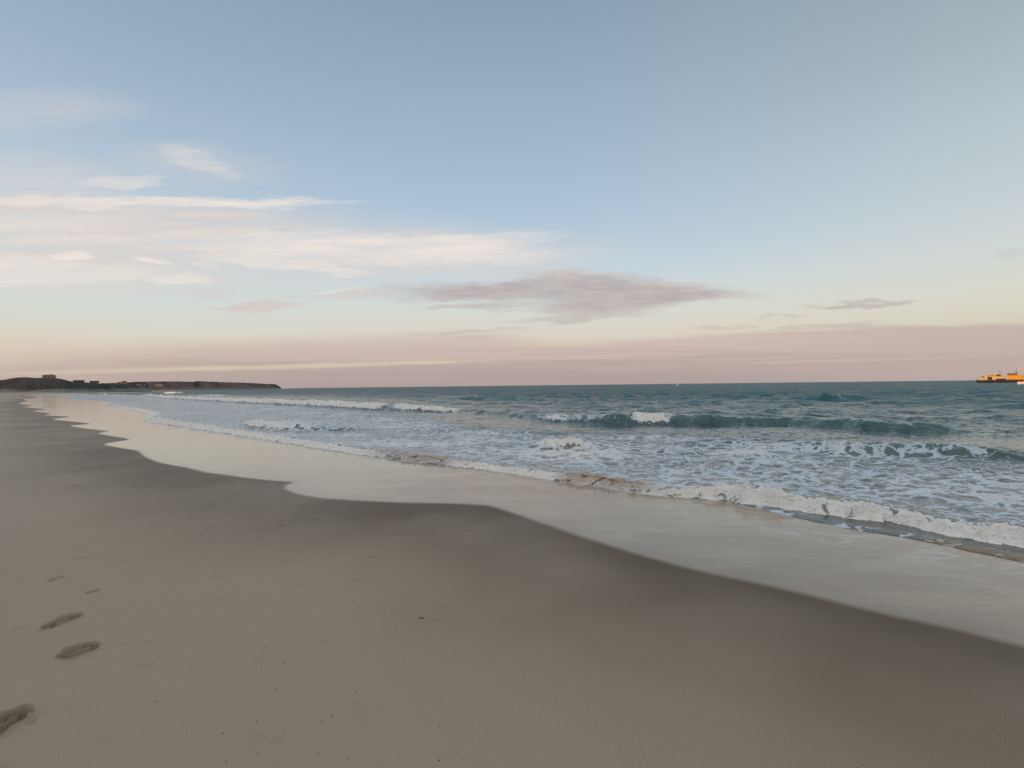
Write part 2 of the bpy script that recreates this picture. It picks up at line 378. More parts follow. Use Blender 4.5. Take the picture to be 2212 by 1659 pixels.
# thin foam trails drifting on the film
tr = g.noise(g.vm('MULTIPLY', P, (.9, 2.2, 1)), 1.0, 5, .6, 1.2)
trail = g.mul(g.smooth(g.m('ABSOLUTE', g.sub(tr, .5)), .024, .002), g.smooth(seaA, -1.4, -.1))
film_c = g.mix(g.mul(trail, .5), film_c, (.62, .66, .68))
g.put(b.inputs['Base Color'], g.mix(film, damp_c, film_c))
g.put(b.inputs['Roughness'], g.mix(film, g.mix(dry, (.42,) * 3, (.62,) * 3), g.mix(g.smooth(streak, .3, .7), (.07,) * 3, (.16,) * 3)))
g.put(b.inputs['IOR'], g.mix(film, (1.21,) * 3, (1.50,) * 3))
hb = g.add(g.mul(g.sub(nC, .5), .0009), g.mul(g.sub(nD, .5), .0016))
hb = g.mul(hb, g.sub(1.0, film))
ripple = g.mul(g.sub(g.noise(g.vm('MULTIPLY', P, (1.6, 3.2, 1)), 1.0, 3, .5), .5), g.mul(film, .006))
nrm = g.bump(g.add(hb, ripple), 1.0, 1.0)
nt.links.new(nrm, b.inputs['Normal'])
sand = link("sand_beach", sand_me, mt, kind="structure")

# ------------------------------------------------------------------ the sea surface
# wave ridges: foot line in the photo, height, whitewater share along it
def ridge(pts, off, fr, bk, n=4):
    """pts: X, Y of the foot, height, white, spill.  Crest line lies `off` metres behind the foot."""
    A = np.array([[*gp(p[0], p[1]), p[2], p[3]] for p in pts])
    S = spline(A, n); P = S[:, :2].copy()
    out = P / np.linalg.norm(P, axis=1)[:, None]
    return dict(P=P + out * off, V=S[:, 2:], fr=fr, bk=bk)
ridges = [
  ridge([(200, 851, 0.000, 0), (300, 855, 0.200, .3), (370, 860, 0.400, 1), (450, 865, 0.496, 1), (540, 870, 0.496, 1), (640, 875, 0.496, 1), (740, 881, 0.480, 1), (815, 886, 0.400, 1), (840, 887, 0.336, .0), (862, 888, 0.360, .9), (920, 890, 0.336, 1),
         (990, 891, 0.256, .7), (1020, 893, 0.161, 0), (1090, 900, 0.161, 0), (1170, 908, 0.223, .35), (1200, 911, 0.260, .75), (1240, 913, 0.285, .6), (1300, 916, 0.322, .5), (1350, 917, .36, .2), (1372, 917, .41, .75), (1395, 917, .42, 1), (1425, 917, .36, .9), (1450, 917, .33, .55), (1475, 918, .32, .30), (1560, 920, 0.285, .24),
         (1680, 923, 0.248, 0), (1800, 928, 0.236, 0), (1900, 935, 0.260, 0), (2000, 938, 0.236, 0), (2080, 942, 0.149, .1), (2150, 948, 0.062, .1), (2400, 960, .04, 0)], .5, .42, 1.7),
  ridge([(1640, 968, .02, .1), (1720, 975, .10, .3), (1800, 981, .19, .45), (1900, 983, .22, .4), (2000, 986, .22, .35), (2080, 989, .18, .5), (2150, 990, .12, .2), (2212, 992, .11, .1), (2400, 1000, .05, 0)], .3, .26, 1.0),
  ridge([(1150, 962, .0, 0), (1172, 965, .17, .9), (1200, 967, .22, 1), (1240, 968, .18, .9), (1275, 966, .08, .6), (1310, 966, .02, .1)], .25, .2, .7),
  ridge([(530, 915, .0, .0), (545, 922, .22, 1), (580, 926, .26, 1), (640, 929, .22, .8), (700, 929, .14, .6), (760, 930, .1, .2), (850, 934, .0, 0)], .3, .25, .8),
  ridge([(1640, 866, .0, 0), (1740, 868, .30, 0), (1800, 869, .42, 0), (1850, 868, .25, 0), (1950, 870, .10, 0), (2050, 872, .0, 0)], .6, 1.0, 2.5),
  ridge([(1460, 872, .0, 0), (1530, 876, .16, 0), (1600, 878, .16, 0), (1700, 876, .12, 0), (1800, 878, 0, 0)], .5, .8, 2.0),
  ridge([(900, 859, .0, 0), (1000, 864, .28, 0), (1080, 866, .22, 0), (1200, 868, .15, 0), (1300, 870, 0, 0)], .6, 1.0, 2.5),
  ridge([(2150, 880, .0, 0), (2212, 884, .18, 0), (2300, 890, .2, 0)], .5, .8, 2.0),
  ridge([(300, 853.5, .0, 0), (325, 855.5, .4, 1), (345, 855.5, .3, 1), (360, 854, .0, 0)], .5, .5, 1.5, 3),
  ridge([(350, 848, .0, 0), (368, 849, .5, 1), (385, 849, .4, 1), (398, 848, .0, 0)], 1, 1, 3, 3),
  ridge([(400, 853.5, .0, 0), (440, 855, .3, .6), (470, 856, .4, .8), (500, 858, .2, .3), (560, 860, .0, 0)], .5, .6, 1.5, 3),
]
# the shore bore: foot, height, froth
bore_px = [(2600, 1262, .14, 1, .0), (2400, 1222, .14, 1, 0), (2212, 1182, .14, 1, 0), (2120, 1170, .13, 1, 0), (2030, 1153, .13, 1, 0), (1930, 1131, .14, 1, 0), (1840, 1120, .14, 1, 0), (1750, 1108, .16, 1, 0), (1680, 1099, .19, 1, 0),
           (1610, 1088, .24, 1, 0), (1570, 1080, .15, 1, .1), (1500, 1077, .11, 1, .2), (1420, 1070, .11, .9, .35), (1340, 1061, .14, .75, .95), (1280, 1051, .15, .75, 1), (1215, 1041, .13, .85, .9), (1180, 1035, .11, 1, .2), (1110, 1025, .11, 1, .1),
           (1040, 1014, .10, 1, .1), (980, 1007, .10, 1, .3), (925, 1002, .14, .5, 1), (870, 996, .13, .55, .9), (820, 988, .11, .8, .5), (760, 979, .12, .95, .1), (700, 970, .12, 1, 0), (620, 957, .13, 1, 0), (560, 947, .14, 1, 0), (500, 938, .14, 1, .0),
           (440, 929, .16, 1, 0), (390, 921, .16, 1, 0), (345, 914, .18, 1, 0), (312, 908, .18, 1, 0), (306, 904, .16, 1, 0), (322, 897, .14, 1, 0), (298, 889, .14, .9, 0), (262, 882, .12, .8, 0), (200, 872, .1, .5, 0), (150, 866, .05, .2, 0), (110, 860, 0, 0, 0)]
BA = spline(np.array([[*gp(p[0], p[1]), p[2], p[3], p[4]] for p in bore_px]), 3)
BP, BV = BA[:, :2], BA[:, 2:]
swash_silt = [gp(2040, 1180), gp(2130, 1197), gp(2230, 1216), gp(2400, 1250)]

waves = []
for k in range(46):
    L = 10 ** rng.uniform(math.log10(.55), math.log10(9.0)); a = rng.normal(0, .55) + math.radians(-100)
    waves.append((L, math.cos(a), math.sin(a), .0150 * L ** .80, rng.uniform(0, 6.28)))

def sea_field(x, y, Sf, detail=True):
    r = np.hypot(x, y)
    z = np.zeros_like(x); foam = np.zeros_like(x); green = np.zeros_like(x); silt = np.zeros_like(x); calm = np.zeros_like(x)
    dB, side, vB = pl_dist(x, y, BP, BV)
    SB = dB * np.where(side * sideB > 0, 1, -1)          # + seaward of the bore foot
    hB, wB, sB = vB[:, 0], vB[:, 1], vB[:, 2]
    sm = fbm(x * 1.3, y * 1.3, 3, 71); mid = fbm(x * 4.2, y * 4.2, 3, 73)
    dist1 = None
    for i, rd in enumerate(ridges):
        dd, sd, vv = pl_dist(x, y, rd['P'], rd['V'])
        q = dd * np.where(sd * rd['s'] > 0, 1, -1) + .12 * sm + .03 * mid           # + behind the crest
        h, w = vv[:, 0], vv[:, 1]
        h = h * (1 + .45 * sm)
        prof = np.where(q < 0, np.exp(-(np.abs(q) / rd['fr']) ** 2.0), np.exp(-(np.abs(q) / rd['bk']) ** 1.5))
        h = h * (.86 if i == 0 else 1.0)
        z += h * prof
        z -= h * .16 * np.exp(-((q + rd['fr'] * 3.0) / (rd['fr'] * 2)) ** 2)
        rag = q + .25 * mid
        wh = w * sst(prof + .3 * mid, .12, .45) * np.where(rag > .45 * rd['bk'], .35, 1.0) * (h > .03)
        # fringe of froth right on the crest of unbroken parts
        foam = np.maximum(foam, wh * 1.0)
        green = np.maximum(green, sst(prof, .12, .7) * np.clip(h / .28, 0, 1) * (q < .35))
        if i == 0: q1 = q; w1 = vv[:, 1]
    # whitewater carpet between the breaker line and the shore
    inner = sst(q1, .2, -1.2)                       # 1 shoreward of the first breaker
    lat = x / np.maximum(y, .5)
    glass = sst(lat, -.55, .1) * sst(q1, -5.6, -3.4) * sst(q1, -.2, -.8)    # glassy strip in front of the breaker
    glass2 = .55 * np.exp(-(((x - 10.5) / 3.5) ** 2 + ((y - 8.6) / 1.6) ** 2))
    nz = fbm(x * .35, y * .5, 3, 81)
    carpet = inner * np.clip(.57 + .30 * nz - .40 * glass - .22 * glass2, 0, 1)
    leftside = sst(lat, -.45, -.75)
    carpet *= 1 - .12 * leftside
    nearB = np.exp(-np.maximum(SB, 0) / .8)
    foam = np.maximum(foam, carpet)
    # bore ridge: steep lumpy front, long back
    jag = .10 * fbm(x * 2.6, y * 2.6, 3, 91) + .035 * fbm(x * 9, y * 9, 2, 92)
    sb = SB + jag * np.clip(r / 7, 1, 3) * .6
    wid = np.clip(.09 + .0075 * r, .10, .35)
    bprof = np.where(sb < 0, 0, sst(sb, 0, wid) * (.42 + .58 * np.exp(-np.maximum(sb - wid, 0) / (2.6 * wid))))
    hB = hB * np.interp(x / np.maximum(y, .5), [-1.1, -.6, -.3, .25, .45, 1.2], [.55, .55, .62, .7, .80, .74])
    z += hB * bprof * (1 + .6 * mid + .4 * sm)
    onb = (sb > -.02) * np.exp(-np.maximum(sb - wid * 1.3, 0) / (.9 * wid))
    foam = np.maximum(foam, wB * onb * np.clip(.86 + .5 * mid + .35 * fbm(x * 9, y * 9, 2, 77) + .2 * sst(r, 8, 12), .91, 1) * (1 - .5 * sB * (mid > -.1)))
    silt = np.maximum(silt, sB * np.exp(-((sb - wid * 1.7) / (1.8 * wid)) ** 2))
    # thin run-up lip between the bore and the front line
    lip = (SB < 0.02) & (Sf > -.3)
    foam = np.where(sb < -.02, np.minimum(foam, .26 + .30 * sst(Sf, .35, .02) + .1 * nz), foam)
    z += .020 * np.exp(-((Sf - .10) / .10) ** 2) * (Sf > 0)
    dS, _, _ = pl_dist(x, y, np.array(swash_silt))
    silt = np.maximum(silt, .85 * np.exp(-((dS - .05) / .13) ** 2) * (Sf > 0))
    # chop
    spacing = r * .010
    w = np.zeros_like(x)
    env = sst(Sf, .3, 5.0) * (.70 + .30 * sst(q1, -1.0, 4.0)) * (1 - .55 * glass)
    wx = x + .6 * fbm(x * .12, y * .12, 2, 61); wy = y + .6 * fbm(x * .12 + 5, y * .12, 2, 62)
    for (L, ca, sa, am, ph) in waves:
        k = 2 * math.pi / L
        vis = sst(L / spacing, 3.0, 7.0)
        if L > 3.5: vis = vis * sst(Sf, 2, 20)
        s = np.sin(k * (wx * ca + wy * sa) + ph)
        w += vis * am * (1.3 * (1 - np.abs(s)) ** 1.0 * .7 + .5 * s)
    z += env * w * .62 - env * .16
    z += .011 * fbm(x * 1.6, y * 3.6, 4, 66) * sst(Sf, .1, 1.2) * sst(r, 60, 25) * (1 - .5 * glass)
    # froth gives small relief
    z += np.clip(foam - .45, 0, 1) * .05 * fbm(x * 5.5, y * 5.5, 4, 95, .6) * sst(r, 60, 20)
    bil = 1 - 2.6 * np.abs(fbm(x * 4.5, y * 4.5, 2, 96)) - 1.1 * np.abs(fbm(x * 13, y * 13, 2, 97))
    z += np.where(SB > -.02, onb, 0) * (.040 + .0016 * r) * wB * bil * sst(sb, .0, .06) * sst(r, 70, 30) * (hB / .12)
    # thin edge: follows the sand
    edge = sst(Sf, 0, .30)
    z = z * edge + .006 * sst(Sf, -.02, .05) - .02 * (Sf < -.02)
    z = np.where(Sf < 0, -.03 - .1 * np.minimum(-Sf, 1), z)
    shallow = np.clip(1 - Sf / 9.0, 0, 1) ** .8
    shallow = np.maximum(shallow, inner * .35)
    return z, foam, green, silt, shallow, glass

def orient():
    """which cross sign means seaward for each line"""
    global sideB
    far = (np.array([60.0]), np.array([60.0]))
    _, s, _ = pl_dist(*far, BP, BV); sideB = s[0]
    for rd in ridges:
        c = rd['P'][len(rd['P']) // 2]; o = c / np.linalg.norm(c)
        p = c + o * .8
        _, s, _ = pl_dist(np.array([p[0]]), np.array([p[1]]), rd['P']); rd['s'] = s[0]
orient()

th = np.concatenate([np.radians(np.arange(-74, -52, .5)), np.radians(np.arange(-52, 52.001, .075)), np.radians(np.arange(52.5, 112, .5))])
rr = [4.2]
while rr[-1] < 30: rr.append(rr[-1] * 1.0048)
while rr[-1] < 90: rr.append(rr[-1] * 1.0075)
while rr[-1] < 600: rr.append(rr[-1] * 1.014)
while rr[-1] < 9000: rr.append(rr[-1] * 1.05)
X, Y = polar(th, np.array(rr)); sh = X.shape; xf, yf = X.ravel(), Y.ravel()
df, _, _ = pl_dist(xf, yf, F); Sf = np.where(inside(xf, yf, sea_poly), df, -df)
k = Sf > -.25
Z = np.full(xf.shape, -.1); A = {n: np.zeros(xf.shape) for n in ('foam', 'green', 'silt', 'shallow', 'glass')}
z, fo, gr, si, sl, gl = sea_field(xf[k], yf[k], Sf[k])
Z[k] = z
for n, a in zip(('foam', 'green', 'silt', 'shallow', 'glass'), (fo, gr, si, sl, gl)): A[n][k] = a
A['off'] = Sf
sea_me = grid_mesh("sea_water", X, Y, Z.reshape(sh), keep=(Sf > -.05), attrs=A)

def water_material():
    m = bpy.data.materials.new("sea water"); m.use_nodes = True; nt = m.node_tree; g = G(nt); b = nt.nodes['Principled BSDF']
    P = g.pos(); foam = g.attr('foam'); green = g.attr('green'); silt = g.attr('silt'); sh = g.attr('shallow'); off = g.attr('off'); glass = g.attr('glass')
    P2 = g.vm('MULTIPLY', P, (1, 1, .3))
    wn = g.noise(P2, 1.1, 3, .55, color=True)
    warp = g.vm('SCALE', g.vm('SUBTRACT', wn, (.5, .5, .5)), scale=.9)
    wn2 = g.noise(P2, 5.0, 3, .6, color=True)
    warp2 = g.vm('SCALE', g.vm('SUBTRACT', wn2, (.5, .5, .5)), scale=.22)
    Pw = g.vm('ADD', g.vm('ADD', P2, warp), warp2)
    Pw = g.vm('MULTIPLY', Pw, (.62, 1.0, 1.0))
    e1 = g.voro(Pw, 3.1); e2 = g.voro(Pw, 7.5)
    nn = g.noise(Pw, 3.8, 5, .66)
    # lace: 1 on the strands, 0 in the holes
    lace = g.sub(1.0, g.linr(e1, 0.0, .30)); lace2 = g.sub(1.0, g.linr(e2, 0.0, .28))
    pat = g.add(g.add(g.mul(lace, .44), g.mul(lace2, .26)), g.mul(nn, .40))          # about .2 .. 1
    cut = g.mad(foam, -.95, 1.12)
    fm = g.smooth(pat, g.sub(cut, .12), g.add(cut, .09))
    fm = g.m('MULTIPLY', fm, g.smooth(foam, .02, .15), clamp=True)
    # thin milky bubbles suspended under the lace
    milk = g.mul(g.smooth(foam, .15, .7), .44)
    deep = g.mix(g.smooth(g.noise(P, .05, 3, .5), .35, .65), (.018, .066, .082), (.026, .080, .092))
    wcol = g.mix(sh, deep, (.085, .100, .088))
    wcol = g.mix(g.mul(green, .85), wcol, (.040, .140, .120))
    wcol = g.mix(milk, wcol, (.27, .33, .36))
    wcol = g.mix(g.mul(silt, .9), wcol, (.24, .135, .045))
    shade = g.linr(g.noise(P, 9.0, 4, .6), .3, .7, .84, 1.06)
    fcol = g.vm('SCALE', g.mix(g.smooth(foam, .5, .85), (.62, .73, .85), (.92, .91, .89)), scale=shade)
    fcol = g.mix(g.mul(silt, .75), fcol, (.40, .235, .085))
    g.put(b.inputs['Base Color'], g.mix(fm, wcol, fcol))
    rough = g.mix(fm, g.mix(g.smooth(off, 5.0, 120.0), (.06,) * 3, (.20,) * 3), (.65,) * 3)
    g.put(b.inputs['Roughness'], rough); g.put(b.inputs['IOR'], g.smooth(off, 8.0, 60.0, 1.333, 1.09))
    # ripples: drawn out along the crests
    Pr = g.vm('MULTIPLY', P, (.55, 1.25, 1))
    r1 = g.noise(Pr, 5.0, 4, .6, .3); r2 = g.noise(Pr, 1.3, 4, .6, .4); r3 = g.noise(Pr, .33, 4, .6)
    calm = g.sub(1.0, g.mul(glass, .55))
    ins = g.smooth(off, .1, 2.5)
    h = g.mul(g.add(g.mul(r1, .034), g.mul(g.mul(r2, .17), g.smooth(off, 1.0, 14.0, .45, 1.0))), g.mul(ins, calm))
    h = g.add(h, g.mul(g.mul(r3, .9), g.smooth(off, 12, 60)))
    h = g.add(h, g.mul(fm, g.mul(g.add(nn, g.mul(g.noise(P, 14, 3, .55), 1.0)), .020)))
    nt.links.new(g.bump(h, 1.0, 1.0), b.inputs['Normal'])
    # far out the near sides of countless small waves hide the mirror-like backs: more of the water body shows
    body = nt.nodes.new('ShaderNodeBsdfDiffuse'); mx = nt.nodes.new('ShaderNodeMixShader')
    g.put(body.inputs['Color'], g.mix(g.smooth(r3, .4, .6), (.028, .128, .175), (.055, .182, .230)))
    r4 = g.noise(g.vm('MULTIPLY', P, (.09, .26, 1)), 1.0, 5, .65)
    turn = g.smooth(g.add(g.mul(g.add(r2, r3), .5), g.mul(g.sub(r4, .5), .6)), .40, .60, .45, 1.1)
    g.put(mx.inputs[0], g.mul(g.mul(g.smooth(off, 9.0, 42.0, .0, .72), turn), g.sub(1.0, fm)))
    nt.links.new(b.outputs[0], mx.inputs[1]); nt.links.new(body.outputs[0], mx.inputs[2])
    nt.links.new(mx.outputs[0], nt.nodes['Material Output'].inputs['Surface'])
    return m
sea = link("sea_water", sea_me, water_material(), kind="structure")

# ------------------------------------------------------------------ froth: bubbles and spray heaped on the breaking crests
def froth_material():
    m = bpy.data.materials.new("froth"); m.use_nodes = True; nt = m.node_tree; g = G(nt); nt.nodes.remove(nt.nodes['Principled BSDF'])
    P = g.pos(); silt = g.attr('silt')
    c = g.mix(g.mul(silt, .6), (.97, .96, .94), (.45, .29, .14))
    df = nt.nodes.new('ShaderNodeBsdfDiffuse'); g.put(df.inputs['Color'], c)
    nt.links.new(df.outputs[0], nt.nodes['Material Output'].inputs['Surface'])
    return m
t = (1 + 5 ** .5) / 2
ICO = np.array([(-1, t, 0), (1, t, 0), (-1, -t, 0), (1, -t, 0), (0, -1, t), (0, 1, t), (0, -1, -t), (0, 1, -t), (t, 0, -1), (t, 0, 1), (-t, 0, -1), (-t, 0, 1)]) / math.hypot(1, t)
ICF = np.array([(0, 11, 5), (0, 5, 1), (0, 1, 7), (0, 7, 10), (0, 10, 11), (1, 5, 9), (5, 11, 4), (11, 10, 2), (10, 7, 6), (7, 1, 8), (3, 9, 4), (3, 4, 2), (3, 2, 6), (3, 6, 8), (3, 8, 9), (4, 9, 5), (2, 4, 11), (6, 2, 10), (8, 6, 7), (9, 8, 1)])
def blobs(name, C, rad, silt=None, squash=(.6, 1.0)):
    n = len(C); q = rng.uniform(-1, 1, (n, 3, 3)); q, _ = np.linalg.qr(q); q = q * np.sign(np.linalg.det(q))[:, None, None]
    V = np.einsum('vk,nkj->nvj', ICO, q) * (1 + rng.uniform(-.22, .22, (n, 12, 1)))
    V *= rad[:, None, None]; V[:, :, 2] *= rng.uniform(*squash, (n, 1))
    V = (V + C[:, None, :]).reshape(-1, 3).astype(np.float32)
    Fc = (ICF[None] + (np.arange(n) * 12)[:, None, None]).reshape(-1).astype(np.int32)
    me = bpy.data.meshes.new(name); me.vertices.add(len(V)); me.vertices.foreach_set('co', V.ravel())
    me.loops.add(len(Fc)); me.loops.foreach_set('vertex_index', Fc)
    me.polygons.add(len(Fc) // 3); me.polygons.foreach_set('loop_start', np.arange(0, len(Fc), 3, dtype=np.int32))
    me.polygons.foreach_set('use_smooth', np.ones(len(Fc) // 3, bool)); me.update(calc_edges=True)
    if silt is not None:
        at = me.attributes.new('silt', 'FLOAT', 'POINT'); at.data.foreach_set('value', np.repeat(silt, 12).astype(np.float32))
    return me
Cs, Rs, Ss = [], [], []
def along(P, V, n, power=1.0):
    """n random points along a polyline, spread evenly as seen from the beach"""
    ang = np.arctan2(P[:, 0], P[:, 1]); seg = np.abs(np.diff(ang)) + .15 * np.linalg.norm(np.diff(P, axis=0), axis=1) / np.linalg.norm(P[:-1], axis=1)
    seg[(np.abs(ang[:-1]) > 1.1)] = 0
    cs = np.concatenate([[0], np.cumsum(seg)]); s = rng.uniform(0, cs[-1], n)
    i = np.clip(np.searchsorted(cs, s) - 1, 0, len(P) - 2); f = ((s - cs[i]) / (seg[i] + 1e-9))[:, None]
    p = P[i] + (P[i + 1] - P[i]) * f; v = V[i] + (V[i + 1] - V[i]) * f
    o = np.stack([-(P[i + 1] - P[i])[:, 1], (P[i + 1] - P[i])[:, 0]], 1); o /= np.linalg.norm(o, axis=1)[:, None] + 1e-9
    return p, v, o
def out_sign(p, o, P, s):
    return 1 if s > 0 else -1
p, v, o = along(BP, BV, 3500); o = o * sideB
r = np.linalg.norm(p, axis=1); wid = np.clip(.09 + .0075 * r, .10, .35)
clump = np.clip(.75 + .9 * fbm(p[:, 0] * 2.2, p[:, 1] * 2.2, 3, 101), .15, 1.3)
off = rng.beta(1.3, 2.2, len(p)) * wid * 2.6 * clump
q = p + o * off[:, None]
keep = rng.random(len(p)) < v[:, 1] * (1 - .45 * v[:, 2]) * (clump - .1)
q, v, off, wid, clump, r = q[keep], v[keep], off[keep], wid[keep], clump[keep], r[keep]
dF_, _, _ = pl_dist(q[:, 0], q[:, 1], F); SfB = np.where(inside(q[:, 0], q[:, 1], sea_poly), dF_, -dF_)
zz, *_ = sea_field(q[:, 0], q[:, 1], SfB)
ok = SfB > -.05
rad = (.0022 + .0008 * r) * rng.lognormal(0, .35, len(q)) * np.clip(v[:, 0] / .12, .6, 1.3)
lift = rng.exponential(.010, len(q)) * (v[:, 0] / .12) + rad * .3
top = np.exp(-((off - wid) / (wid * .8)) ** 2)
zc = np.maximum(zz, 0.004) + lift * (.4 + .9 * top)
Cs.append(np.stack([q[:, 0], q[:, 1], zc], 1)[ok]); Rs.append(rad[ok]); Ss.append((v[:, 2] * (off > wid * .8))[ok])
# crests of the breakers
for i, rd in enumerate(ridges):
    nB = {0: 2200, 1: 300, 2: 350, 3: 300}.get(i, 60)
    if rd['V'][:, 1].max() < .05: continue
    p, v, o = along(rd['P'], rd['V'], nB); o = o * rd['s']
    r = np.linalg.norm(p, axis=1)
    cl = fbm(p[:, 0] * 1.7, p[:, 1] * 1.7, 3, 111)
    keep = rng.random(len(p)) < np.clip(v[:, 1] + cl * .9 * (v[:, 1] > .03) * (v[:, 1] < .8), 0, 1) * (v[:, 0] > .04)
    p, v, o, r, cl = p[keep], v[keep], o[keep], r[keep], cl[keep]
    full = sst(v[:, 1], .5, .95)
    off = rng.normal(0, 1, len(p)) * rd['fr'] * (.18 + .55 * full) - rd['fr'] * .5 * full
    q = p + o * off[:, None]
    dF_, _, _ = pl_dist(q[:, 0], q[:, 1], F)
    zz, *_ = sea_field(q[:, 0], q[:, 1], dF_)
    rad = (.003 + .0009 * r) * rng.lognormal(0, .35, len(q)) * (.6 + .4 * full)
    lift = rng.exponential(.028, len(q)) * full * (v[:, 0] / .5) * (.6 + .8 * np.clip(cl + .4, 0, 1)) + rad * .2
    Cs.append(np.stack([q[:, 0], q[:, 1], zz + lift], 1)); Rs.append(rad); Ss.append(np.zeros(len(q)))
# spray over the tumbling part of the near breaker and where the bore slaps up
for (X0, X1, Yb, n, hh, sc) in ((1368, 1450, 915, 700, .14, 1.0), (1590, 1640, 1086, 350, .09, .6), (1175, 1262, 964, 350, .05, .5), (1180, 1215, 909, 200, .06, .5)):
    xs = rng.uniform(X0, X1, n)
    for xx in xs:
        a, b_ = gp(xx, Yb); rr_ = math.hypot(a, b_); k_ = 1 + rng.uniform(0, .9) / rr_ * sc
        h_ = abs(rng.normal(0, 1)) * hh * (1 - .5 * (xx - X0) / (X1 - X0)) + .1 * sc * (X0 > 1000 and Yb < 1000)
        Cs.append(np.array([[a * k_, b_ * k_, h_]])); Rs.append(np.array([(.0030 + .0008 * rr_) * rng.lognormal(0, .4)])); Ss.append(np.array([0.0]))
C_ = np.concatenate(Cs); R_ = np.concatenate(Rs); S_ = np.concatenate(Ss)
link("sea_foam", blobs("sea_foam", C_, R_, S_), froth_material(), kind="stuff")

# ------------------------------------------------------------------ simple mesh builder
class MB:
    def __init__(s): s.v = []; s.f = []
    def box(s, cx, cy, z0, sx, sy, sz, rz=0.0, taper=(1, 1)):
        b = len(s.v); c, sn = math.cos(rz), math.sin(rz)
        for zz, tx, ty in ((z0, 1, 1), (z0 + sz, *taper)):
            for ux, uy in ((-1, -1), (1, -1), (1, 1), (-1, 1)):
                x, y = ux * sx / 2 * tx, uy * sy / 2 * ty
                s.v.append((cx + x * c - y * sn, cy + x * sn + y * c, zz))
        s.f += [tuple(b + k for k in q) for q in ((3, 2, 1, 0), (4, 5, 6, 7), (0, 1, 5, 4), (1, 2, 6, 5), (2, 3, 7, 6), (3, 0, 4, 7))]
        return s
    def prism(s, pts, y0, y1):            # outline in x,z pushed along y
        b = len(s.v); n = len(pts)
        s.v += [(x, y0, z) for x, z in pts] + [(x, y1, z) for x, z in pts]
        s.f.append(tuple(b + k for k in range(n))); s.f.append(tuple(b + n + k for k in reversed(range(n))))
        for k in range(n): s.f.append((b + k, b + n + k, b + n + (k + 1) % n, b + (k + 1) % n))
        return s
    def tube(s, p, q, r0, r1=None, n=8):
        r1 = r0 if r1 is None else r1; p, q = Vector(p), Vector(q); d = (q - p).normalized()
        a = d.orthogonal().normalized(); c = d.cross(a); b = len(s.v)
        for o_, rr_ in ((p, r0), (q, r1)):
            for k in range(n):
                t_ = 2 * math.pi * k / n; s.v.append(tuple(o_ + a * (rr_ * math.cos(t_)) + c * (rr_ * math.sin(t_))))
        for k in range(n): s.f.append((b + k, b + (k + 1) % n, b + n + (k + 1) % n, b + n + k))
        s.f.append(tuple(b + k for k in reversed(range(n)))); s.f.append(tuple(b + n + k for k in range(n)))
        return s
    def build(s, name, mat, parent=None, bevel=0.0):
        me = bpy.data.meshes.new(name); me.from_pydata(s.v, [], s.f); me.update()
        o = link(name, me, mat, parent)
        if bevel:
            m = o.modifiers.new("bevel", 'BEVEL'); m.width = bevel; m.segments = 2
        return o
def paint(name, col, rough=.6, var=.25, scale=1.5, rust=0.0, metal=0.0):
    m = bpy.data.materials.new(name); m.use_nodes = True; g = G(m.node_tree); b = m.node_tree.nodes['Principled BSDF']
    P = m.node_tree.nodes.new('ShaderNodeTexCoord').outputs['Object']
    n = g.noise(P, scale, 5, .6)
    c = g.vm('SCALE', g.mix(0.0, col, col), scale=g.linr(n, .3, .7, 1 - var, 1 + var))
    if rust: c = g.mix(g.smooth(g.noise(P, scale * 1.7, 5, .65), .52, .68, 0, rust), c, (.16, .06, .025))
    g.put(b.inputs['Base Color'], c); b.inputs['Roughness'].default_value = rough; b.inputs['Metallic'].default_value = metal
    return m
def empty(name, loc, rz=0.0, **props):
    o = bpy.data.objects.new(name, None); COL.objects.link(o); o.location = loc; o.rotation_euler.z = rz; o.empty_display_size = .5
    for k, x in props.items(): o[k] = x
    return o

# ------------------------------------------------------------------ dune hill and headland
def terrain(name, prof, depth_f, depth_b, seed, base=0.2, rough=.8, toe=None):
    """prof: (X, Ytop, D): skyline seen from the beach and how far off it stands"""
    S = spline(np.array(prof, float), 10)
    rows = []
    T = np.concatenate([np.linspace(-1, 0, 26), np.linspace(.06, 1, 14)])
    Xs = np.zeros((len(T), len(S))); Ys = Xs.copy(); Zs = Xs.copy()
    for j, (px, py, D) in enumerate(S):
        x, y = at_depth(px, D); h = height_at(px, py, D)
        for i, t_ in enumerate(T):
            k_ = 1 + (depth_f if t_ < 0 else depth_b) * t_ / D
            Xs[i, j] = x * k_; Ys[i, j] = y * k_
            e = 1 - abs(t_)
            f_ = sst(np.array(e), 0, 1) if t_ > 0 else (e ** 1.15) * .45 + .55 * float(sst(np.array(e), 0, .95))
            Zs[i, j] = base - .6 + (h - base + .6) * float(f_)
    n = fbm(Xs / 26, Ys / 26, 4, seed) * 2.0 + fbm(Xs / 7, Ys / 7, 3, seed + 9) * .7
    Tm = np.abs(T)[:, None]
    w_ = (1 - Tm) ** .3 * (Tm > .02) * (.25 + np.minimum(Tm * 3, 1) * .75)
    Zs += n * rough * w_
    Zs += rough * .35 * fbm(Xs / 5, Ys / 5, 3, seed + 3) * (Tm < .2)
    return grid_mesh(name, Xs[::1], Ys, Zs)
